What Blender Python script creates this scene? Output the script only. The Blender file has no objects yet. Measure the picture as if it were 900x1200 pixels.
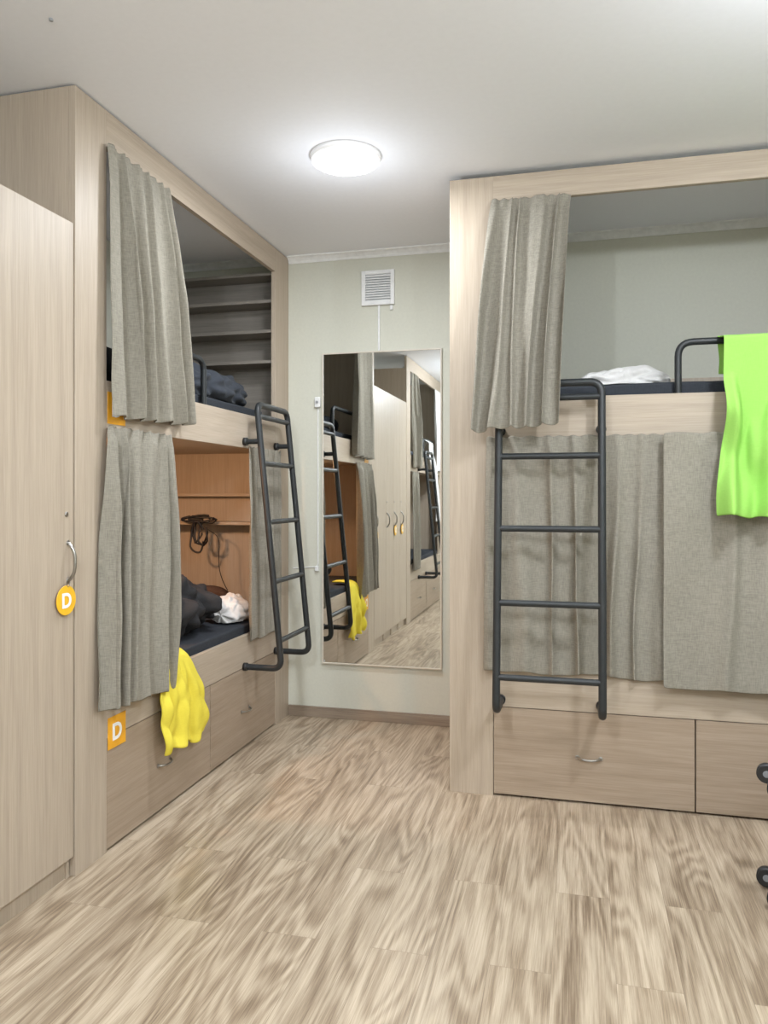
import bpy, bmesh, math, random
from mathutils import Vector, noise, Matrix
random.seed(3)
scene=bpy.context.scene
try:
    scene.view_settings.view_transform='Standard'
    scene.view_settings.gamma=1.06
except Exception: pass
COL=scene.collection
W={}
def s2l(c):
    return tuple([(x/255/12.92 if x/255<=0.04045 else ((x/255+0.055)/1.055)**2.4) for x in c])+(1.0,)
# ------------------------------------------------------------ materials
def newmat(name):
    m=bpy.data.materials.new(name); m.use_nodes=True
    nt=m.node_tree; b=nt.nodes['Principled BSDF']; return m,nt,b
def plain(name,c,rough=.5,metal=0,spec=.5,emit=None,es=0,noise_amt=0.06,nscale=30,bump=0):
    m,nt,b=newmat(name)
    b.inputs['Roughness'].default_value=rough; b.inputs['Metallic'].default_value=metal
    b.inputs['Specular IOR Level'].default_value=spec
    tc=nt.nodes.new('ShaderNodeTexCoord'); n=nt.nodes.new('ShaderNodeTexNoise'); n.inputs['Scale'].default_value=nscale
    n.inputs['Detail'].default_value=4
    nt.links.new(tc.outputs['Object'],n.inputs['Vector'])
    r=nt.nodes.new('ShaderNodeValToRGB'); L=s2l(c)
    r.color_ramp.elements[0].position=.3; r.color_ramp.elements[1].position=.7
    r.color_ramp.elements[0].color=tuple([x*(1-noise_amt) for x in L[:3]])+(1,)
    r.color_ramp.elements[1].color=tuple([min(1,x*(1+noise_amt)) for x in L[:3]])+(1,)
    nt.links.new(n.outputs['Fac'],r.inputs['Fac']); nt.links.new(r.outputs['Color'],b.inputs['Base Color'])
    if bump:
        bp=nt.nodes.new('ShaderNodeBump'); bp.inputs['Strength'].default_value=bump; bp.inputs['Distance'].default_value=.01
        nt.links.new(n.outputs['Fac'],bp.inputs['Height']); nt.links.new(bp.outputs['Normal'],b.inputs['Normal'])
    if emit:
        b.inputs['Emission Color'].default_value=s2l(emit); b.inputs['Emission Strength'].default_value=es
    return m
def wood(name,axis,c_light,c_dark,rough=.45):
    m,nt,b=newmat(name); N=nt.nodes.new; Lk=nt.links.new
    tc=N('ShaderNodeTexCoord'); oi=N('ShaderNodeObjectInfo'); mul=N('ShaderNodeMath'); mul.operation='MULTIPLY'; mul.inputs[1].default_value=17
    Lk(oi.outputs['Random'],mul.inputs[0])
    add=N('ShaderNodeVectorMath'); add.operation='ADD'; Lk(tc.outputs['Object'],add.inputs[0]); Lk(mul.outputs[0],add.inputs[1])
    def stretched(a,bb,det,dist):
        mp=N('ShaderNodeMapping'); sc=[a,a,a]; sc['xyz'.index(axis)]=bb
        mp.inputs['Scale'].default_value=sc; Lk(add.outputs[0],mp.inputs['Vector'])
        n=N('ShaderNodeTexNoise'); n.inputs['Scale'].default_value=1; n.inputs['Detail'].default_value=det; n.inputs['Distortion'].default_value=dist
        Lk(mp.outputs[0],n.inputs['Vector']); return n
    n1=stretched(34,1.1,5,.3); n2=stretched(210,6,3,.1)
    mx=N('ShaderNodeMix'); mx.data_type='FLOAT'; mx.inputs[0].default_value=.5
    Lk(n1.outputs['Fac'],mx.inputs[2]); Lk(n2.outputs['Fac'],mx.inputs[3])
    r=N('ShaderNodeValToRGB'); e=r.color_ramp.elements
    e[0].position=.34; e[0].color=s2l(c_dark); e[1].position=.64; e[1].color=s2l(c_light)
    Lk(mx.outputs[0],r.inputs['Fac']); Lk(r.outputs['Color'],b.inputs['Base Color'])
    b.inputs['Roughness'].default_value=rough; b.inputs['Specular IOR Level'].default_value=.35
    bp=N('ShaderNodeBump'); bp.inputs['Strength'].default_value=.04; bp.inputs['Distance'].default_value=.003
    Lk(mx.outputs[0],bp.inputs['Height']); Lk(bp.outputs['Normal'],b.inputs['Normal'])
    return m
CL=(183,168,150); CD=(165,150,132)
wood_z=wood('ash_laminate_vertical','z',CL,CD)
wood_x=wood('ash_laminate_across','x',CL,CD)
wood_y=wood('ash_laminate_along','y',CL,CD)
DL=(167,149,130); DD=(146,128,109)
dwood_x=wood('ash_drawer_across','x',DL,DD)
dwood_y=wood('ash_drawer_along','y',DL,DD)
swood=wood('ash_shelf_shaded','x',(138,131,123),(118,112,104))  # ash darkened in colour to stand in for shade around the upper shelves
def fabric(name,c1,c2,rough=.95,scale=420,sheen=.2,bump=.15):
    m,nt,b=newmat(name); N=nt.nodes.new; Lk=nt.links.new
    tc=N('ShaderNodeTexCoord')
    def st(sc,s):
        mp=N('ShaderNodeMapping'); mp.inputs['Scale'].default_value=sc; Lk(tc.outputs['Object'],mp.inputs['Vector'])
        n=N('ShaderNodeTexNoise'); n.inputs['Scale'].default_value=s; n.inputs['Detail'].default_value=2; Lk(mp.outputs[0],n.inputs['Vector']); return n
    a=st((1,1,.1),scale); bb=st((.1,.1,1),scale)
    mx=N('ShaderNodeMix'); mx.data_type='FLOAT'; mx.inputs[0].default_value=.5; Lk(a.outputs['Fac'],mx.inputs[2]); Lk(bb.outputs['Fac'],mx.inputs[3])
    r=N('ShaderNodeValToRGB'); e=r.color_ramp.elements; e[0].position=.36; e[1].position=.64; e[0].color=s2l(c2); e[1].color=s2l(c1)
    Lk(mx.outputs[0],r.inputs['Fac']); Lk(r.outputs['Color'],b.inputs['Base Color'])
    b.inputs['Roughness'].default_value=rough; b.inputs['Specular IOR Level'].default_value=.1
    b.inputs['Sheen Weight'].default_value=sheen
    if bump:
        bp=N('ShaderNodeBump'); bp.inputs['Strength'].default_value=bump; bp.inputs['Distance'].default_value=.0012
        Lk(mx.outputs[0],bp.inputs['Height']); Lk(bp.outputs['Normal'],b.inputs['Normal'])
    return m
curt_m=fabric('grey_linen',(149,144,132),(126,121,110),scale=330,bump=0,sheen=0)
sheet_m=fabric('charcoal_bedding',(58,61,67),(50,53,58),bump=0,sheen=0)
navy_m=fabric('slate_duvet_cloth',(60,64,71),(52,56,63),bump=0,sheen=.05)
black_cloth=fabric('black_jacket_cloth',(52,52,54),(45,45,47),bump=0,sheen=0,rough=.7)
white_cloth=fabric('white_cotton',(216,214,212),(208,206,204),bump=0,sheen=0)
green_m=fabric('lime_cotton',(150,204,96),(144,198,90),sheen=0,bump=0)
yellow_m=fabric('yellow_fleece',(232,215,78),(225,207,70),sheen=0,bump=.05)
brown_m=fabric('brown_pillow_cloth',(80,60,48),(64,46,38),bump=0,sheen=0)
metal_m=plain('black_powder_coat',(37,40,42),.45,0,.4,nscale=200,noise_amt=.08)
chrome=plain('brushed_nickel',(160,157,152),.3,1)
plastic_w=plain('white_plastic',(228,229,229),.4)
rim_m=plain('white_lamp_rim',(238,238,240),.4,emit=(255,255,255),es=.16)
plastic_g=plain('grey_slot',(150,152,154),.6)
rubber=plain('black_rubber',(26,26,28),.5)
orange_m=plain('orange_plastic',(236,166,34),.4)
yell_tag=plain('amber_plastic',(240,184,40),.35)
letter_m=plain('white_letter',(250,250,248),.5)
wall_m=plain('sage_painted_wall',(203,203,190),.85,spec=.2,nscale=60,noise_amt=.025,bump=.06)
ceil_m=plain('white_ceiling_paint',(240,242,248),.7,spec=.25,nscale=40,noise_amt=.01,bump=.02)
trim_m=plain('white_trim_paint',(230,231,230),.6)
base_m=wood('taupe_baseboard','x',(150,135,118),(128,112,97))
diff_m=plain('lit_diffuser',(255,255,255),.5,emit=(250,252,255),es=14)
case_m=plain('graphite_shell',(54,56,62),.35,nscale=80)
mir_m,nt_,b_=newmat('mirror_silver'); b_.inputs['Metallic'].default_value=1; b_.inputs['Roughness'].default_value=.015; b_.inputs['Base Color'].default_value=(.82,.84,.83,1)
def floor_mat():
    m,nt,b=newmat('oak_laminate_floor'); N=nt.nodes.new; Lk=nt.links.new
    tc=N('ShaderNodeTexCoord'); sp=N('ShaderNodeSeparateXYZ'); cb=N('ShaderNodeCombineXYZ')
    Lk(tc.outputs['Object'],sp.inputs[0]); Lk(sp.outputs['Y'],cb.inputs['X']); Lk(sp.outputs['X'],cb.inputs['Y'])
    br=N('ShaderNodeTexBrick'); br.offset=.37; br.inputs['Scale'].default_value=1
    br.inputs['Brick Width'].default_value=1.38; br.inputs['Row Height'].default_value=.195; br.inputs['Mortar Size'].default_value=.0007
    br.inputs['Mortar Smooth'].default_value=.2; br.inputs['Bias'].default_value=0
    br.inputs['Color1'].default_value=(0,0,0,1); br.inputs['Color2'].default_value=(1,1,1,1); br.inputs['Mortar'].default_value=(.5,.5,.5,1)
    Lk(cb.outputs[0],br.inputs['Vector'])
    ml=N('ShaderNodeVectorMath'); ml.operation='SCALE'; ml.inputs['Scale'].default_value=13; Lk(br.outputs['Color'],ml.inputs[0])
    ad=N('ShaderNodeVectorMath'); ad.operation='ADD'; Lk(tc.outputs['Object'],ad.inputs[0]); Lk(ml.outputs[0],ad.inputs[1])
    def st(sc,det,dist,rough=.6):
        mp=N('ShaderNodeMapping'); mp.inputs['Scale'].default_value=sc; Lk(ad.outputs[0],mp.inputs['Vector'])
        n=N('ShaderNodeTexNoise'); n.inputs['Scale'].default_value=1; n.inputs['Detail'].default_value=det; n.inputs['Distortion'].default_value=dist; n.inputs['Roughness'].default_value=rough
        Lk(mp.outputs[0],n.inputs['Vector']); return n
    big=st((10,1.1,1),3,.35,.5); fine=st((300,6,1),3,0,.7); streak=st((85,1.8,1),5,.05,.7)
    cat=st((5.5,.75,1),2,.25,.4); cm=N('ShaderNodeMath'); cm.operation='MULTIPLY'; cm.inputs[1].default_value=75; Lk(cat.outputs['Fac'],cm.inputs[0])
    cs=N('ShaderNodeMath'); cs.operation='SINE'; Lk(cm.outputs[0],cs.inputs[0]); ca=N('ShaderNodeMath'); ca.operation='MULTIPLY_ADD'; ca.inputs[1].default_value=.2; ca.inputs[2].default_value=.5; Lk(cs.outputs[0],ca.inputs[0])
    def mix(f,a,c):
        q=N('ShaderNodeMix'); q.data_type='FLOAT'; q.inputs[0].default_value=f; Lk(a,q.inputs[2]); Lk(c,q.inputs[3]); return q.outputs[0]
    m2=mix(.28,mix(.25,mix(.45,big.outputs['Fac'],streak.outputs['Fac']),ca.outputs[0]),fine.outputs['Fac'])
    r=N('ShaderNodeValToRGB'); e=r.color_ramp.elements
    e[0].position=.38; e[0].color=s2l((110,93,75)); e[1].position=.61; e[1].color=s2l((193,177,155))
    x=e.new(.45); x.color=s2l((141,123,102)); x=e.new(.52); x.color=s2l((169,152,130))
    Lk(m2,r.inputs['Fac'])
    hv=N('ShaderNodeHueSaturation'); mr=N('ShaderNodeMapRange'); mr.inputs['To Min'].default_value=.95; mr.inputs['To Max'].default_value=1.05
    Lk(br.outputs['Color'],mr.inputs['Value']); Lk(mr.outputs[0],hv.inputs['Value']); Lk(r.outputs['Color'],hv.inputs['Color'])
    mm=N('ShaderNodeMix'); mm.data_type='RGBA'; Lk(br.outputs['Fac'],mm.inputs[0]); Lk(hv.outputs['Color'],mm.inputs[6]); mm.inputs[7].default_value=s2l((122,105,87))
    Lk(mm.outputs[2],b.inputs['Base Color'])
    b.inputs['Roughness'].default_value=.34; b.inputs['Specular IOR Level'].default_value=.45
    bp=N('ShaderNodeBump'); bp.inputs['Strength'].default_value=.05; bp.inputs['Distance'].default_value=.003
    Lk(m2,bp.inputs['Height']); Lk(bp.outputs['Normal'],b.inputs['Normal'])
    return m
floor_m=floor_mat()
# ------------------------------------------------------------ helpers
def reg(o,parent,loc):
    W[o]=Vector(loc); o.location=Vector(loc)-(W[parent] if parent else Vector((0,0,0)))
    if parent: o.parent=parent
    COL.objects.link(o); return o
def mark(o,label,cat,group=None):
    o['label']=label; o['category']=cat
    if group: o['group']=group
    return o
def from_mesh(name,me,mat,parent=None,smooth=False):
    vs=me.vertices
    xs=[v.co.x for v in vs]; ys=[v.co.y for v in vs]; zs=[v.co.z for v in vs]
    c=Vector(((min(xs)+max(xs))/2,(min(ys)+max(ys))/2,min(zs)))
    me.transform(Matrix.Translation(-c))
    if mat: me.materials.clear(); me.materials.append(mat)
    if smooth:
        for p in me.polygons: p.use_smooth=(len(p.vertices)<=4)
    o=bpy.data.objects.new(name,me); return reg(o,parent,c)
def from_bm(name,bm,mat,parent=None,smooth=False):
    bmesh.ops.recalc_face_normals(bm,faces=bm.faces)
    me=bpy.data.meshes.new(name); bm.to_mesh(me); bm.free()
    return from_mesh(name,me,mat,parent,smooth)
def empty(name,loc,parent=None):
    o=bpy.data.objects.new(name,None); o.empty_display_size=.1; return reg(o,parent,loc)
def bm_box(bm,p0,p1,bev=0):
    a=[min(p0[i],p1[i]) for i in range(3)]; b=[max(p0[i],p1[i]) for i in range(3)]
    r=bmesh.ops.create_cube(bm,size=1)
    for v in r['verts']:
        v.co=Vector([a[i]+(v.co[i]+.5)*(b[i]-a[i]) for i in range(3)])
    if bev:
        es=set(e for v in r['verts'] for e in v.link_edges)
        bmesh.ops.bevel(bm,geom=list(es),offset=bev,segments=2,profile=.5,affect='EDGES')
def box(name,p0,p1,mat,parent=None,bev=.0015):
    bm=bmesh.new(); bm_box(bm,p0,p1,bev); return from_bm(name,bm,mat,parent)
def TL(a,o,z): return Vector((-1.915+o,a,z))
def TR(a,o,z): return Vector((a,3.85-o,z))
def tbox(name,T,a0,a1,o0,o1,z0,z1,mat,parent=None,bev=.0015):
    return box(name,T(a0,o0,z0),T(a1,o1,z1),mat,parent,bev)
def fillet(pts,r,n=7):
    pts=[Vector(p) for p in pts]; out=[pts[0]]
    for i in range(1,len(pts)-1):
        p=pts[i]; d0=(pts[i-1]-p); d1=(pts[i+1]-p)
        rr=min(r,d0.length*.49,d1.length*.49); a=p+d0.normalized()*rr; b=p+d1.normalized()*rr
        for k in range(n+1):
            t=k/n; out.append(a*(1-t)**2+p*2*t*(1-t)+b*t*t)
    out.append(pts[-1]); return out
def tube_mesh(paths,rad,res=6,cyc=False):
    cu=bpy.data.curves.new('c','CURVE'); cu.dimensions='3D'; cu.bevel_depth=rad; cu.bevel_resolution=res; cu.use_fill_caps=True
    for pts in paths:
        s=cu.splines.new('POLY'); s.points.add(len(pts)-1); s.use_cyclic_u=cyc
        for i,p in enumerate(pts): s.points[i].co=(p[0],p[1],p[2],1)
    o=bpy.data.objects.new('c',cu); COL.objects.link(o)
    dg=bpy.context.evaluated_depsgraph_get(); me=bpy.data.meshes.new_from_object(o.evaluated_get(dg))
    bpy.data.objects.remove(o); bpy.data.curves.remove(cu); return me
def tube(name,pts,rad,mat,parent=None,res=6,cyc=False):
    return from_mesh(name,tube_mesh([pts],rad,res,cyc),mat,parent,True)
def cyl_dir(name,p,d,r,h,mat,parent=None,bev=.002,seg=32):
    bm=bmesh.new(); bmesh.ops.create_cone(bm,cap_ends=True,segments=seg,radius1=r,radius2=r,depth=h)
    if bev:
        es=[e for e in bm.edges if len(e.link_faces)==2 and any(len(f.verts)>4 for f in e.link_faces)]
        bmesh.ops.bevel(bm,geom=es,offset=bev,segments=3,affect='EDGES')
    q=Vector((0,0,1)).rotation_difference(Vector(d).normalized()).to_matrix().to_4x4()
    bm.transform(Matrix.Translation(Vector(p))@q); 
    o=from_bm(name,bm,mat,parent,True); return o
def nz(x,y,z=0): return noise.noise(Vector((x,y,z)))
def grid_cloth(name,P,mat,parent=None,thick=.004,sub=1,label=None):
    nv=len(P); nu=len(P[0]); bm=bmesh.new()
    V=[[bm.verts.new(p) for p in row] for row in P]
    for j in range(nv-1):
        for i in range(nu-1): bm.faces.new((V[j][i],V[j][i+1],V[j+1][i+1],V[j+1][i]))
    o=from_bm(name,bm,mat,parent,True)
    md=o.modifiers.new('thickness','SOLIDIFY'); md.thickness=thick; md.offset=0
    if sub:
        sb=o.modifiers.new('smooth','SUBSURF'); sb.levels=sub; sb.render_levels=sub
    return o
def curtain(T,top,bot,zt,zb,ot,ob,n,amp,seed,label,minO=None,bulge=0,tilt=0,pw=.8,group=None,mat=None):
    nu=n*12; nv=44; P=[]
    for j in range(nv+1):
        v=j/nv; row=[]
        for i in range(nu+1):
            s=i/nu; e=v**pw
            aL=top[0]+(bot[0]-top[0])*e; aR=top[1]+(bot[1]-top[1])*e
            ph=2*math.pi*(n*s+.75*nz(s*3.2,v*.6,seed)+.15*nz(s*7,v*2.0,seed+3))
            am=amp*(.5+.6*min(1,v*2))*(.75+1.0*nz(s*3+5,v*.9,seed+9))
            f=math.sin(ph)+.22*math.sin(2*ph+seed)
            o=ot+(ob-ot)*e+am*f+bulge*math.sin(math.pi*s)*v
            o+=.007*nz(s*9,v*5,seed+20)
            if v<.045: 
                o=ot+.006*math.sin(ph*2.0)+.5*am*f
            a=aL+(aR-aL)*s+am*.45*math.cos(ph)*min(1,s*8,(1-s)*8)
            z=zt+(zb-zt)*v+(tilt*(s-.5))*v+.014*v*nz(s*4,2,seed)+.006*v*math.sin(ph)
            if v==0: z+=.004*math.sin(ph*2)
            mo=.008 if minO is None else minO(a,z)
            if o<mo: o=mo
            row.append(T(a,o,z))
        P.append(row)
    o=grid_cloth('curtain',P,mat or curt_m,None,.003,1)
    return mark(o,label,'curtain',group)
def drape(name,T,rows,mat,seed,amp=.012,nf=3,nu=26,sub=5,thick=.005,parent=None,botwave=.02,minO=None,wr=.012):
    P=[]; R=[]
    for k in range(len(rows)-1):
        for q in range(sub):
            t=q/sub; R.append([rows[k][m]*(1-t)+rows[k+1][m]*t for m in range(4)])
    R.append(list(rows[-1]))
    for it in range(3):
        R=[R[0]]+[[(R[i-1][m]+2*R[i][m]+R[i+1][m])/4 for m in range(4)] for i in range(1,len(R)-1)]+[R[-1]]
    N=len(R)
    for j,(o,z,a0,a1) in enumerate(R):
        v=j/(N-1); row=[]
        w=min(1,max(0,(v-.3)/.35))
        for i in range(nu+1):
            s=i/nu
            ph=2*math.pi*nf*s+2.2*nz(s*2,v*1.5,seed)
            cre=abs(nz(s*4+v*2,v*4-s*2,seed+4)); 
            oo=o+w*amp*(1+math.sin(ph)+.5*math.sin(2.3*ph+1+v*2))+w*wr*(cre*3-.5)
            zz=z+(max(0,(v-.6)/.4)**2)*botwave*nz(s*3.3,1,seed+7)*2
            if minO is not None and v>.35: oo=max(oo,minO)
            row.append(T(a0+(a1-a0)*s+.016*nz(v*5,s*3,seed),oo,zz))
        P.append(row)
    return grid_cloth(name,P,mat,parent,thick,1)
def lump(name,c,r,mat,seed,amp=.25,freq=2.5,zmin=None,sub=5,parent=None,pw=1.0):
    bm=bmesh.new(); bmesh.ops.create_icosphere(bm,subdivisions=sub,radius=1)
    for v in bm.verts:
        d=v.co.normalized(); p=d*freq+Vector((seed*3.1,seed,0))
        h=noise.noise(p*.8)*.9+noise.noise(p*2)*.4
        k=1+amp*h
        dd=Vector([math.copysign(abs(x)**pw,x) for x in d])
        v.co=Vector((c[0]+dd.x*r[0]*k,c[1]+dd.y*r[1]*k,c[2]+dd.z*r[2]*k))
        if zmin is not None and v.co.z<zmin: v.co.z=zmin
    o=from_bm(name,bm,mat,parent,True)
    sm=o.modifiers.new('soft','SMOOTH'); sm.iterations=3; sm.factor=.5
    return o
def pillow(name,c,r,mat,seed):
    return lump(name,c,r,mat,seed,amp=.07,freq=2.0,zmin=c[2]-r[2]*.8,sub=4,pw=.6)
def handle(T,a,z,vertical,parent,half=.06,r=.0052,outm=.028):
    pts=[]
    for k in range(13):
        t=k/12*2-1; out=.001+outm*(1-abs(t)**3.0); 
        pts.append(T(a,out,z+t*half) if vertical else T(a+t*half,out,z-.004*(1-t*t)))
    me=tube_mesh([pts],r,4)
    bm=bmesh.new(); bm.from_mesh(me)
    for sgn in (-1,1):
        p=T(a,.0015,z+sgn*half) if vertical else T(a+sgn*half,.0015,z)
        q_=bmesh.ops.create_uvsphere(bm,u_segments=16,v_segments=8,radius=.011)
        for v in q_['verts']:
            q=v.co.copy(); n=T(0,1,0)-T(0,0,0)
            q-=n*q.dot(n)*.85; v.co=q+p
    o=from_bm('handle',bm,chrome,parent,True); o['label']='brushed nickel bow handle'; return o
def letterD(T,a,o,z,size,parent,mat=letter_m):
    cu=bpy.data.curves.new('t','FONT'); cu.body='D'; cu.size=size; cu.align_x='CENTER'; cu.align_y='CENTER'; cu.extrude=.0006; cu.offset=size*.03
    ob=bpy.data.objects.new('t',cu); COL.objects.link(ob)
    dg=bpy.context.evaluated_depsgraph_get(); me=bpy.data.meshes.new_from_object(ob.evaluated_get(dg))
    bpy.data.objects.remove(ob)
    xs=[v.co.x for v in me.vertices]; ys=[v.co.y for v in me.vertices]
    cx=(min(xs)+max(xs))/2; cy=(min(ys)+max(ys))/2
    for v in me.vertices: v.co=T(a+v.co.x-cx,o+v.co.z,z+v.co.y-cy)
    ob=from_mesh('letter',me,mat,parent); ob['label']='bold white letter D'; return ob
# ------------------------------------------------------------ room shell
XL,XR,YB,YF,ZC=-2.9,2.35,-1.75,4.93,3.12
def struct(o): o['kind']='structure'; return o
struct(box('floor',(XL-.1,YB-.1,-.1),(XR+.1,YF+.1,0),floor_m,bev=0))
struct(box('ceiling',(XL-.1,YB-.1,ZC),(XR+.1,YF+.1,ZC+.1),ceil_m,bev=0))
struct(box('wall_back',(XL-.1,YF,0),(XR+.1,YF+.1,ZC),wall_m,bev=0))
struct(box('wall_front',(XL-.1,YB-.1,0),(XR+.1,YB,ZC),wall_m,bev=0))
struct(box('wall_left',(XL-.1,YB,0),(XL,YF,ZC),wall_m,bev=0))
struct(box('wall_right',(XR,YB,0),(XR+.1,YF,ZC),wall_m,bev=0))
def cove(name,x0,x1):
    bm=bmesh.new(); prof=[(0,0),(-.045,0),(-.045,-.008),(-.03,-.014),(-.014,-.03),(-.008,-.045),(0,-.045)]
    A=[bm.verts.new((x0,YF+p[0],ZC+p[1])) for p in prof]; B=[bm.verts.new((x1,YF+p[0],ZC+p[1])) for p in prof]
    n=len(prof)
    for i in range(n): bm.faces.new((A[i],A[(i+1)%n],B[(i+1)%n],B[i]))
    bm.faces.new(A); bm.faces.new(B)
    struct(from_bm(name,bm,trim_m))
cove('trim_1',-2.86,-1.945); cove('trim_2',-1.912,-.632); cove('trim_3',-.598,1.66)
bm=bmesh.new(); bm_box(bm,(-1.912,4.912,0),(-.632,YF,.058),.003); bm_box(bm,(-1.912,4.917,.058),(-.632,YF,.07),.002)
struct(from_bm('baseboard_back',bm,base_m))

# ------------------------------------------------------------ bunks
def bunk(T,aO0,a0,a1,aO1,split,ztop,zdr,grain,dgrain,depth,label,far_h,guard,shelf=False):
    c=T((aO0+aO1)/2,-depth/2,0); B=empty('bunk_bed',c); mark(B,label,'bunk bed')
    th=.028
    g=grain; 
    tbox('post',T,aO0,a0,-th,0,0,ztop,wood_z,B); tbox('post',T,a1,aO1,-th,0,0,ztop,wood_z,B)
    tbox('fascia',T,a0,a1,-th,0,2.96,ztop,g,B)
    tbox('upper_rail',T,a0,a1,-th,0,1.78,1.98,g,B)
    tbox('lower_rail',T,a0,a1,-th,0,zdr,.665,g,B)
    tbox('side_panel',T,aO0,aO0+th,-depth,-th-.0005,0,ztop,wood_z,B)
    tbox('side_panel',T,aO1-th,aO1,-depth,-th-.0005,0,far_h,wood_z,B)
    tbox('back_panel',T,aO0+th,aO1-th,-depth,-depth+.012,0,2.2,wood_z,B)
    tbox('upper_base',T,aO0+th,aO1-th,-depth+.012,-th-.0005,1.785,1.805,g,B)
    tbox('lower_base',T,aO0+th,aO1-th,-depth+.012,-th-.0005,.49,.51,g,B)
    for x0,x1 in ((a0,split),(split,a1)):
        d=tbox('drawer',T,x0+.003,x1-.003,-.022,-.001,.012,zdr-.004,dgrain,B)
        handle(T,(x0+x1)/2-.01,.225,False,d,.055)
        tbox('drawer_box',T,x0+.03,x1-.03,-depth+.2,-.03,.03,zdr-.06,g,d)
    tube('curtain_rod',[T(aO0+th,-.05,2.985),T(aO1-th,-.05,2.985)],.006,chrome,B)
    gp=fillet([T(guard[0],-.047,1.83),T(guard[0],-.047,2.228),T(guard[1],-.047,2.228),T(guard[1],-.047,1.83)],.07)
    gr=tube('guard_rail',gp,.0165,metal_m,B); gr['label']='black metal tube guard rail'
    if shelf:
        tbox('shelf_shade_back',T,aO1-th-.012,aO1-th,-depth+.013,-th-.002,1.806,2.949,swood,B)  # thin dark slab over the side panel, shade of the upper berth in its colour
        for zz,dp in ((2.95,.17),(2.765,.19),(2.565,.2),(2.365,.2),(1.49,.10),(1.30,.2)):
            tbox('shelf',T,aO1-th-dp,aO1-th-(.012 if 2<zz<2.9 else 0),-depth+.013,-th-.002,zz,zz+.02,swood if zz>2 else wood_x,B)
    return B
bl=bunk(TL,2.63,2.838,4.69,4.928,3.78,3.112,.478,wood_y,dwood_y,.955,'pale ash laminate bunk bed with warmly lit lower berth',2.97,(3.12,3.79),shelf=True)
br=bunk(TR,-.628,-.409,1.48,1.70,.536,3.09,.447,wood_x,dwood_x,1.07,'pale ash laminate bunk bed with closed lower curtains',3.09,(.465,1.2))
b2=bunk(TL,-1.2,-.99,.95,1.155,-.02,3.112,.478,wood_y,dwood_y,.955,'ash laminate bunk bed beyond the lockers seen in mirror',2.97,(-.75,-.02))
def plate(T,a0,a1,z0,z1,parent,lb='orange square plate with letter D'):
    p=tbox('letter_plate',T,a0,a1,.0005,.003,z0,z1,orange_m,parent,.0008); p['label']=lb
    letterD(T,(a0+a1)/2,.0036,(z0+z1)/2,(z1-z0)*.72,p)
plate(TL,2.845,2.975,.425,.56,bl); plate(TL,2.842,2.972,1.80,1.935,bl)

# ------------------------------------------------------------ mattresses & bedding
def mattress(T,a0,a1,z0,z1,o0,o1,label):
    p0=T(a0,o0,z0); p1=T(a1,o1,z1)
    bm=bmesh.new(); bm_box(bm,p0,p1,0)
    bmesh.ops.subdivide_edges(bm,edges=bm.edges,cuts=14,use_grid_fill=True)
    cz=(z0+z1)/2
    for v in bm.verts:
        n=.006*nz(v.co.x*6,v.co.y*6,v.co.z*8); v.co.z+=n*(1 if v.co.z>cz else 0)
    o=from_bm('mattress',bm,sheet_m,None,True)
    md=o.modifiers.new('b','BEVEL'); md.width=.03; md.segments=4; md.limit_method='ANGLE'; md.angle_limit=1.0
    return mark(o,label,'mattress')
mattress(TL,2.68,4.66,.512,.715,-.035,-.92,'charcoal sheeted mattress in the lower berth')
mattress(TL,2.68,4.66,1.807,2.045,-.075,-.92,'dark slate mattress on the upper berth')
mattress(TR,-.58,1.65,.512,.715,-.035,-1.02,'charcoal mattress behind closed curtains')
mattress(TR,-.58,1.65,1.807,2.045,-.075,-1.02,'dark charcoal mattress on the upper berth')
mattress(TL,-1.15,1.1,1.807,2.045,-.075,-.92,'dark mattress on the upper berth beyond the lockers')
mattress(TL,-1.15,1.1,.512,.715,-.035,-.92,'dark mattress in the lower berth beyond the lockers')
def roll(name,T,a0,a1,o,z,ro,rz,mat,seed,zmin,wk=1.0,fs=1.0):
    nu=110; nr=80
    bm=bmesh.new(); rings=[]
    for i in range(nu+1):
        s=i/nu; cap=math.sin(math.pi*s)**.33 if 0<s<1 else .02
        ring=[]
        for k in range(nr):
            th=2*math.pi*k/nr
            c,sn=math.cos(th),math.sin(th)
            w=.16*nz(c*1.3+seed,sn*1.3,s*2.5)
            q1=nz((c*1.3+s*2)*fs,(sn*1.3)*fs+seed,s*3.2*fs); q2=nz((c*2.0-s*3)*fs,(sn*2.0)*fs+seed,(s*4.5+2)*fs)
            w+=wk*(.42*math.sqrt(q1*q1+.004)+.16*math.sqrt(q2*q2+.006)-.12)
            k2=cap*(1+w)
            zz=z+sn*rz*k2; 
            ring.append(bm.verts.new(T(a0+(a1-a0)*s+.03*nz(c*2,sn*2,seed)*(1 if s<.1 or s>.9 else 0),o+c*ro*k2,max(zz,zmin))))
        rings.append(ring)
    for i in range(nu):
        for k in range(nr): bm.faces.new((rings[i][k],rings[i][(k+1)%nr],rings[i+1][(k+1)%nr],rings[i+1][k]))
    bm.faces.new(rings[0]); bm.faces.new(rings[-1])
    o_=from_bm(name,bm,mat,None,True); sm=o_.modifiers.new('soft','SMOOTH'); sm.iterations=5
    return o_
mark(roll('duvet',TL,3.66,4.655,-.27,2.13,.17,.12,navy_m,2,2.056,1.3,1.6),'crumpled slate blue duvet rolled on the upper berth','duvet')
mark(pillow('pillow',(-2.36,3.2,2.135),(.24,.2,.085),navy_m,5),'slate pillow on the upper berth beside the duvet','pillow')
mark(roll('jacket',TL,3.50,4.22,-.36,.855,.24,.17,black_cloth,4,.726,1.6,1.5),'black padded jacket heaped on the lower mattress','jacket')
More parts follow.
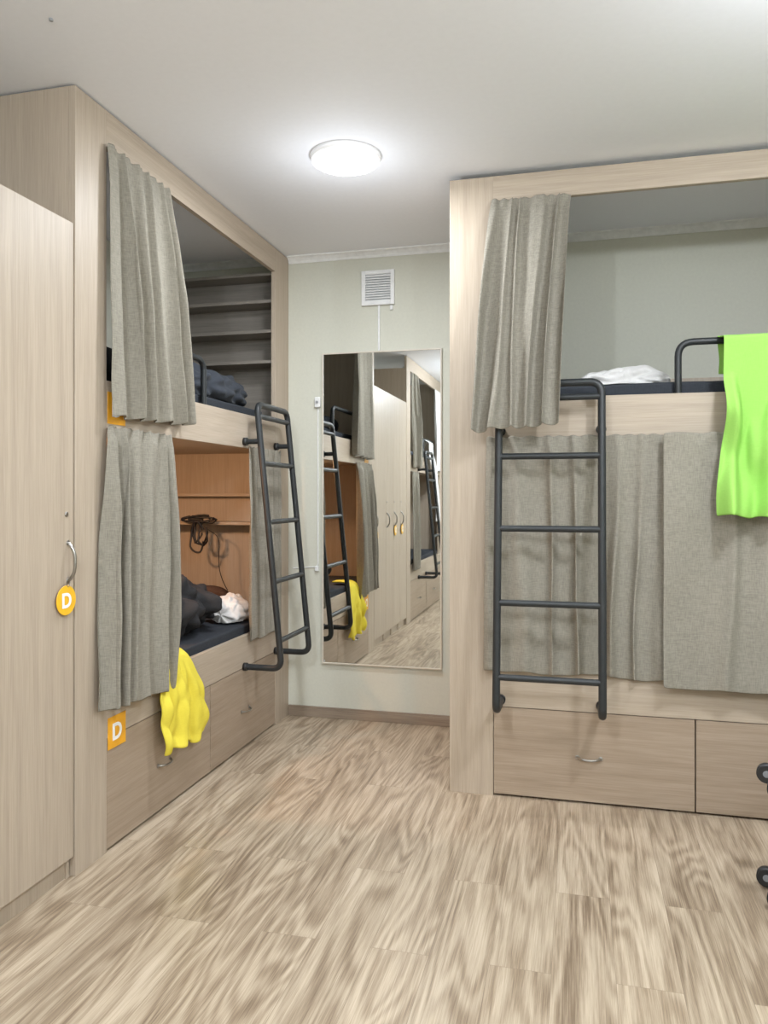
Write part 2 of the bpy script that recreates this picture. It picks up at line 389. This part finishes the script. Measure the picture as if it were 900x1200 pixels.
mark(roll('shirt',TL,4.25,4.50,-.17,.78,.11,.10,white_cloth,9,.726,1.3,1.2),'crumpled white shirt beside the black jacket','shirt')
mark(pillow('pillow',(-2.50,4.56,.82),(.33,.065,.095),brown_m,6),'dark brown pillow against the end of the lower berth','pillow')
mark(roll('blanket',TR,.0,.45,-.30,2.075,.13,.07,white_cloth,12,2.056,1.5,1.2),'crumpled white blanket on the dark upper mattress','blanket')

# ------------------------------------------------------------ curtains
curtain(TL,(2.812,3.305),(2.805,3.475),2.965,1.835,.018,.05,5,.038,1,'long grey linen curtain gathered beside the upper berth',tilt=.02)
curtain(TL,(2.812,3.322),(2.735,3.30),1.788,.60,.022,.058,5,.038,2,'long grey linen curtain gathered beside the warmly lit berth',tilt=-.04,pw=.6)
curtain(TL,(4.225,4.72),(4.225,4.74),1.788,.625,.022,.03,6,.017,3,'grey linen curtain hanging behind the leaning ladder')
curtain(TR,(-.415,-.03),(-.495,-.085),2.965,1.82,.02,.175,5,.036,4,'grey linen curtain gathered and draped over the ladder top',minO=lambda a,z:.008+max(0,min(1,(2.25-z)/.15))*.115,tilt=.03,pw=.75)
curtain(TR,(-.44,.396),(-.455,.396),1.788,.628,.026,.034,6,.024,5,'closed grey linen curtain behind the ladder on lower berth')
curtain(TR,(.385,1.5),(.383,1.5),1.788,.605,.074,.086,5,.020,16,'closed grey linen curtain panel with flat folds',minO=lambda a,z:.055)
curtain(TL,(.60,.93),(.59,.92),2.95,1.83,.018,.05,5,.028,7,'grey curtain on the bunk beyond the lockers')
curtain(TL,(-.98,-.55),(-.98,-.5),2.95,1.83,.018,.05,5,.028,8,'pale curtain on the far end of the farther bunk',mat=white_cloth)
curtain(TL,(.56,.94),(.56,.94),1.775,.6,.02,.04,6,.022,9,'grey lower curtain on the bunk beyond the lockers')

# ------------------------------------------------------------ ladders
ZT,ZB=2.035,.485
def off(z): return .085+.155*(ZT-z)/(ZT-ZB)
def ladder(T,a0,label):
    w=.48; L=empty('ladder',T(a0+w/2,off(ZB),ZB-.02)); mark(L,label,'ladder','black metal bunk ladders')
    pts=fillet([T(a0,.018,ZB-.0),T(a0,off(ZB),ZB),T(a0,off(ZT),ZT),T(a0+w,off(ZT),ZT),T(a0+w,off(ZB),ZB),T(a0+w,.018,ZB)],.06)
    tube('frame',pts,.0185,metal_m,L)
    for z in (1.965,1.685,1.34,.99,.645):
        tube('rung',[T(a0+.01,off(z),z),T(a0+w-.01,off(z),z)],.0155,metal_m,L)
    n=T(0,1,0)-T(0,0,0)
    for a in (a0,a0+w):
        tube('bracket',[T(a,.012,1.815),T(a,off(1.815),1.815)],.0155,metal_m,L)
        cyl_dir('pad',T(a,.0135,1.815),n,.024,.024,rubber,L)
        cyl_dir('pad',T(a,.0135,ZB),n,.024,.024,rubber,L)
    return L
ladder(TL,4.2,'black tubular steel ladder leaning on the warmly lit bunk')
ladder(TR,-.37,'black tubular steel ladder in front of closed grey curtains')
ladder(TL,.03,'black tubular steel ladder on the bunk beyond the lockers')

# ------------------------------------------------------------ draped clothes
g=drape('shirt',TR,[(-.095,2.075,.65,1.12),(-.08,2.18,.645,1.13),(-.047,2.262,.64,1.14),(-.005,2.20,.640,1.14),(.04,2.0,.638,1.15),(.085,1.8,.632,1.15),(.115,1.6,.614,1.14),(.12,1.40,.606,1.13)],green_m,3,amp=.034,nf=3.3,nu=60,minO=.115,wr=.05,botwave=.09)
mark(g,'lime green shirt draped over the guard rail','shirt')
t=box('label_tag',TR(.80,.19,1.42),TR(.82,.192,1.45),plastic_w,g,.0005); t['label']='small white sewn label'
y=drape('shirt',TL,[(-.16,.742,3.34,3.45),(-.08,.745,3.33,3.455),(-.02,.742,3.30,3.465),(.02,.70,3.25,3.49),(.03,.62,3.20,3.54),(.038,.54,3.18,3.59),(.040,.45,3.18,3.61),(.038,.36,3.19,3.62),(.035,.285,3.21,3.61)],yellow_m,23,amp=.014,nf=2.6,nu=44,minO=.015,thick=.012,wr=.014,botwave=.03)
mark(y,'bright yellow fleece shirt hanging over the lower bed rail','shirt')
wc=drape('towel',TL,[(-.1,2.07,-.34,-.10),(-.047,2.26,-.34,-.08),(.0,2.15,-.34,-.08),(.06,1.8,-.35,-.06),(.12,1.15,-.34,-.04)],white_cloth,5,amp=.015,nf=2,nu=20,minO=.03)
mark(wc,'white towel hanging on the bunk beyond the lockers','towel')

# ------------------------------------------------------------ wardrobe lockers
y1=2.622; zt=2.566; b=y1
LB=['tall pale ash laminate locker beside the warmly lit bunk','narrow pale ash laminate locker with nickel bow handle','narrow pale ash laminate locker with nickel bow handle','tall pale ash laminate locker beside the farther bunk']
for i,dw in enumerate((.475,.328,.328,.326)):
    a=b-dw
    E=empty('locker',TL((a+b)/2,-.3,0)); mark(E,LB[i],'locker','row of tall laminate lockers')
    bm=bmesh.new(); o1=-.022
    for q in ((a+.0005,a+.017,-.62,o1,0,zt),(b-.017,b-.0005,-.62,o1,0,zt),(a+.017,b-.017,-.62,-.6,0,zt),(a+.017,b-.017,-.6,o1,zt-.018,zt),(a+.017,b-.017,-.6,o1,.085,.1),(a+.017,b-.017,-.045,-.03,0,.085)):
        bm_box(bm,TL(q[0],q[2],q[4]),TL(q[1],q[3],q[5]),0)
    from_bm('body',bm,wood_z,E)
    d=tbox('door',TL,a+.0015,b-.0015,-.02,-.001,.082,zt-.001,wood_z,E)
    h=handle(TL,b-.035,1.24,True,d,.074,.0065,.030)
    k=cyl_dir('keyhole',TL(b-.045,.001,1.425),(1,0,0),.010,.006,chrome,d)
    if i!=1:
        zc=1.095 if i==0 else 1.12
        K=empty('key_tag',TL(b-.06,.008,zc)); mark(K,'round amber key tag with white letter D','key tag','round amber key tags')
        cyl_dir('disc',TL(b-.06,.010,zc),(1,0,0),.057,.004,yell_tag,K,.001,48)
        letterD(TL,b-.06,.0132,zc,.078,K)
        rp=[TL(b-.05+.016*math.cos(th)*.6,.012,zc+.070+.02*math.sin(th)) for th in [2*math.pi*q/24 for q in range(24)]]
        tube('ring',rp,.0013,chrome,K,3,True)
    b=a

# ------------------------------------------------------------ mirror
M=empty('mirror',(-1.258,4.92,.366)); mark(M,'tall rectangular wall mirror with thin frame','mirror')
mx0,mx1,mz0,mz1=-1.668,-.852,.366,2.452
box('glass',(mx0+.006,4.912,mz0+.006),(mx1-.006,4.916,mz1-.006),mir_m,M,0)
bm=bmesh.new(); f=.009
bm_box(bm,(mx0,4.906,mz0),(mx0+f,4.929,mz1),.001); bm_box(bm,(mx1-f,4.906,mz0),(mx1,4.929,mz1),.001)
bm_box(bm,(mx0+f,4.906,mz0),(mx1-f,4.929,mz0+f),.001); bm_box(bm,(mx0+f,4.906,mz1-f),(mx1-f,4.929,mz1),.001)
from_bm('frame',bm,plain('pale_frame',(206,198,184),.4),M)

# ------------------------------------------------------------ vent, cable, socket
V=empty('air_vent',(-1.28,4.93,2.755)); mark(V,'square white plastic ventilation grille on the wall','vent')
bm=bmesh.new(); vx0,vx1,vz0,vz1=-1.392,-1.168,2.755,2.985; f=.026
bm_box(bm,(vx0,4.905,vz0),(vx0+f,4.929,vz1),.003); bm_box(bm,(vx1-f,4.905,vz0),(vx1,4.929,vz1),.003)
bm_box(bm,(vx0+f,4.905,vz0),(vx1-f,4.929,vz0+f),.003); bm_box(bm,(vx0+f,4.905,vz1-f),(vx1-f,4.929,vz1),.003)
from_bm('frame',bm,plastic_w,V)
bm=bmesh.new(); nsl=11
for i in range(nsl):
    z=vz0+f+(i+.5)*(vz1-vz0-2*f)/nsl; r=bmesh.ops.create_cube(bm,size=1)
    for v in r['verts']:
        q=Vector((v.co.x*(vx1-vx0-2*f),v.co.y*.014,v.co.z*.006)); q.z+=q.y*.8; v.co=q+Vector(((vx0+vx1)/2,4.915,z))
from_bm('louvre',bm,plastic_w,V)
box('backing',(vx0+f,4.925,vz0+f),(vx1-f,4.929,vz1-f),plastic_g,V,0)
c=tube('cable',[(-1.275,4.922,2.753),(-1.275,4.922,2.455)],.0075,plastic_w); mark(c,'thin white cable running down from the vent','cable')
c=box('cable_clip',(-1.20,4.915,2.72),(-1.18,4.9295,2.752),plastic_w,V,bev=.004)
S=empty('wall_socket',(-1.70,4.92,2.09)); mark(S,'small white junction box with cable beside the mirror','socket')
box('box',(-1.722,4.905,2.09),(-1.682,4.929,2.16),plastic_w,S,.006)
cyl_dir('knob',(-1.702,4.902,2.125),(0,1,0),.009,.008,plastic_g,S,.001)
tube('cable',fillet([(-1.702,4.926,2.088),(-1.702,4.926,1.015),(-1.88,4.926,1.0)],.03),.0035,plastic_w,S)
box('cable_clip',(-1.72,4.912,.985),(-1.695,4.929,1.02),plastic_w,S,bev=.003)
c=cyl_dir('ceiling_hook',(-1.737,2.257,3.116),(0,0,1),.007,.008,plastic_g,None,.001); mark(c,'tiny metal hook on the ceiling','hook')
# ------------------------------------------------------------ clutter in lower berth
H=empty('cable_tangle',(-2.45,4.62,1.20)); mark(H,'tangle of black charger cables hanging from small shelf','cable tangle')
def loop(cx,cz,rx,rz,t0,t1,y,seed,n=28): 
    return [Vector((cx+rx*math.cos(t0+(t1-t0)*k/n)+.012*nz(k*.2,seed),y+.008*math.sin(k*.5+seed),cz+rz*math.sin(t0+(t1-t0)*k/n)+.012*nz(seed,k*.25))) for k in range(n+1)]
paths=[loop(-2.44,1.335,.12,.018,0,6.0,4.655,1),loop(-2.42,1.345,.09,.02,1,6.5,4.65,2),loop(-2.47,1.338,.10,.022,2,8,4.66,3),loop(-2.43,1.25,.045,.085,1.2,6.4,4.655,4),loop(-2.41,1.24,.03,.075,1.4,6.9,4.645,5),loop(-2.46,1.255,.03,.07,0,6.2,4.65,6),loop(-2.45,1.22,.05,.10,.5,6.0,4.64,8)]
from_mesh('cable',tube_mesh(paths,.0065,3),rubber,H,True)
box('plug_adapter',(-2.53,4.66,1.322),(-2.43,4.70,1.355),rubber,H,.006)
c=tube('cable',[Vector((-2.38+.16*t+.03*math.sin(t*6),4.66-.02*t,1.27-.36*t+.05*math.sin(t*4))) for t in [k/20 for k in range(21)]],.003,rubber,H)
R=empty('reading_lamp',(-2.55,3.15,1.745)); mark(R,'small warm reading lamp under the upper berth','lamp')
cyl_dir('base',(-2.55,3.15,1.775),(0,0,1),.05,.016,plastic_w,R)
cyl_dir('lamp_shade',(-2.55,3.15,1.755),(0,0,1),.04,.02,plain('warm_diffuser',(255,200,140),.5,emit=(255,170,90),es=8),R)
def area(name,loc,size,power,color,rot=(0,0,0)):
    l=bpy.data.lights.new(name,'AREA'); l.shape='DISK'; l.size=size; l.energy=power; l.color=color
    o=bpy.data.objects.new(name,l); o.location=loc; o.rotation_euler=rot; COL.objects.link(o); return o
area('lamp_warm',(-2.5,3.3,1.735),.12,15,(1,.53,.26),(math.radians(35),0,0))
# ------------------------------------------------------------ ceiling lights
def clight(x,y,label,power,pp,dz=.14):
    E=empty('ceiling_lamp',(x,y,ZC-.06)); mark(E,label,'ceiling lamp','round ceiling lamps')
    bm=bmesh.new(); bmesh.ops.create_cone(bm,cap_ends=True,segments=64,radius1=.163,radius2=.170,depth=.026)
    bm.transform(Matrix.Translation((x,y,ZC-.0135))); from_bm('rim',bm,rim_m,E,True)
    bm=bmesh.new(); bmesh.ops.create_uvsphere(bm,u_segments=48,v_segments=16,radius=.155)
    for v in bm.verts: v.co=Vector((v.co.x+x,v.co.y+y,ZC-.027+min(0,v.co.z)*.14))
    from_bm('diffuser',bm,diff_m,E,True)
    area('lamp_light',(x,y,ZC-.062),.28,power,(.90,.95,1))
    l=bpy.data.lights.new('ceiling_fill','POINT'); l.energy=pp; l.color=(.87,.93,1); l.shadow_soft_size=.05  # extra point light added below the fixture to brighten the ceiling
    o=bpy.data.objects.new('ceiling_fill',l); o.location=(x,y,ZC-dz); COL.objects.link(o)
clight(-1.076,3.517,'round white flush ceiling lamp switched on',31,5,.34)
clight(.95,2.1,'round white flush ceiling lamp near the wide bunk',31,50,.22)
clight(-.9,.2,'round white flush ceiling lamp above the room centre',30,74,.28)
clight(1.1,-.6,'round white flush ceiling lamp near the room entrance',28,60,.2)
# ------------------------------------------------------------ suitcase on its side
SC=empty('suitcase',(1.08,3.12,0)); mark(SC,'dark hard-shell suitcase lying on its side with spinner wheels','suitcase')
bm=bmesh.new(); bm_box(bm,(.78,2.99,.02),(1.48,3.25,.50),.05)
for i in range(6): bm_box(bm,(.85,2.982,.07+i*.07),(1.41,3.258,.085+i*.07),.005)
from_bm('shell',bm,case_m,SC,True)
hub_m=plain('grey_hub_plastic',(120,122,126),.5)
for yy in (3.03,3.20):
    for zz in (.055,.45):
        cyl_dir('fork',(.755,yy,zz),(1,0,0),.022,.055,rubber,SC)
        cyl_dir('wheel',(.700,yy,zz-.012),(.25,1,0),.036,.034,rubber,SC,.004)
        cyl_dir('hub',(.700,yy,zz-.012),(.25,1,0),.013,.037,hub_m,SC,.001)
# ------------------------------------------------------------ world, camera
w=bpy.data.worlds.new('w'); scene.world=w; w.use_nodes=True; w.node_tree.nodes['Background'].inputs[0].default_value=(.8,.85,.9,1); w.node_tree.nodes['Background'].inputs[1].default_value=.3
cam=bpy.data.cameras.new('camera'); co=bpy.data.objects.new('camera',cam); COL.objects.link(co)
cam.sensor_width=36; cam.sensor_fit='AUTO'; cam.lens=27; cam.shift_y=-20/1200; cam.clip_start=.05
co.location=(0,0,1.5); co.rotation_euler=(math.radians(90),0,math.radians(14.15))
scene.camera=co
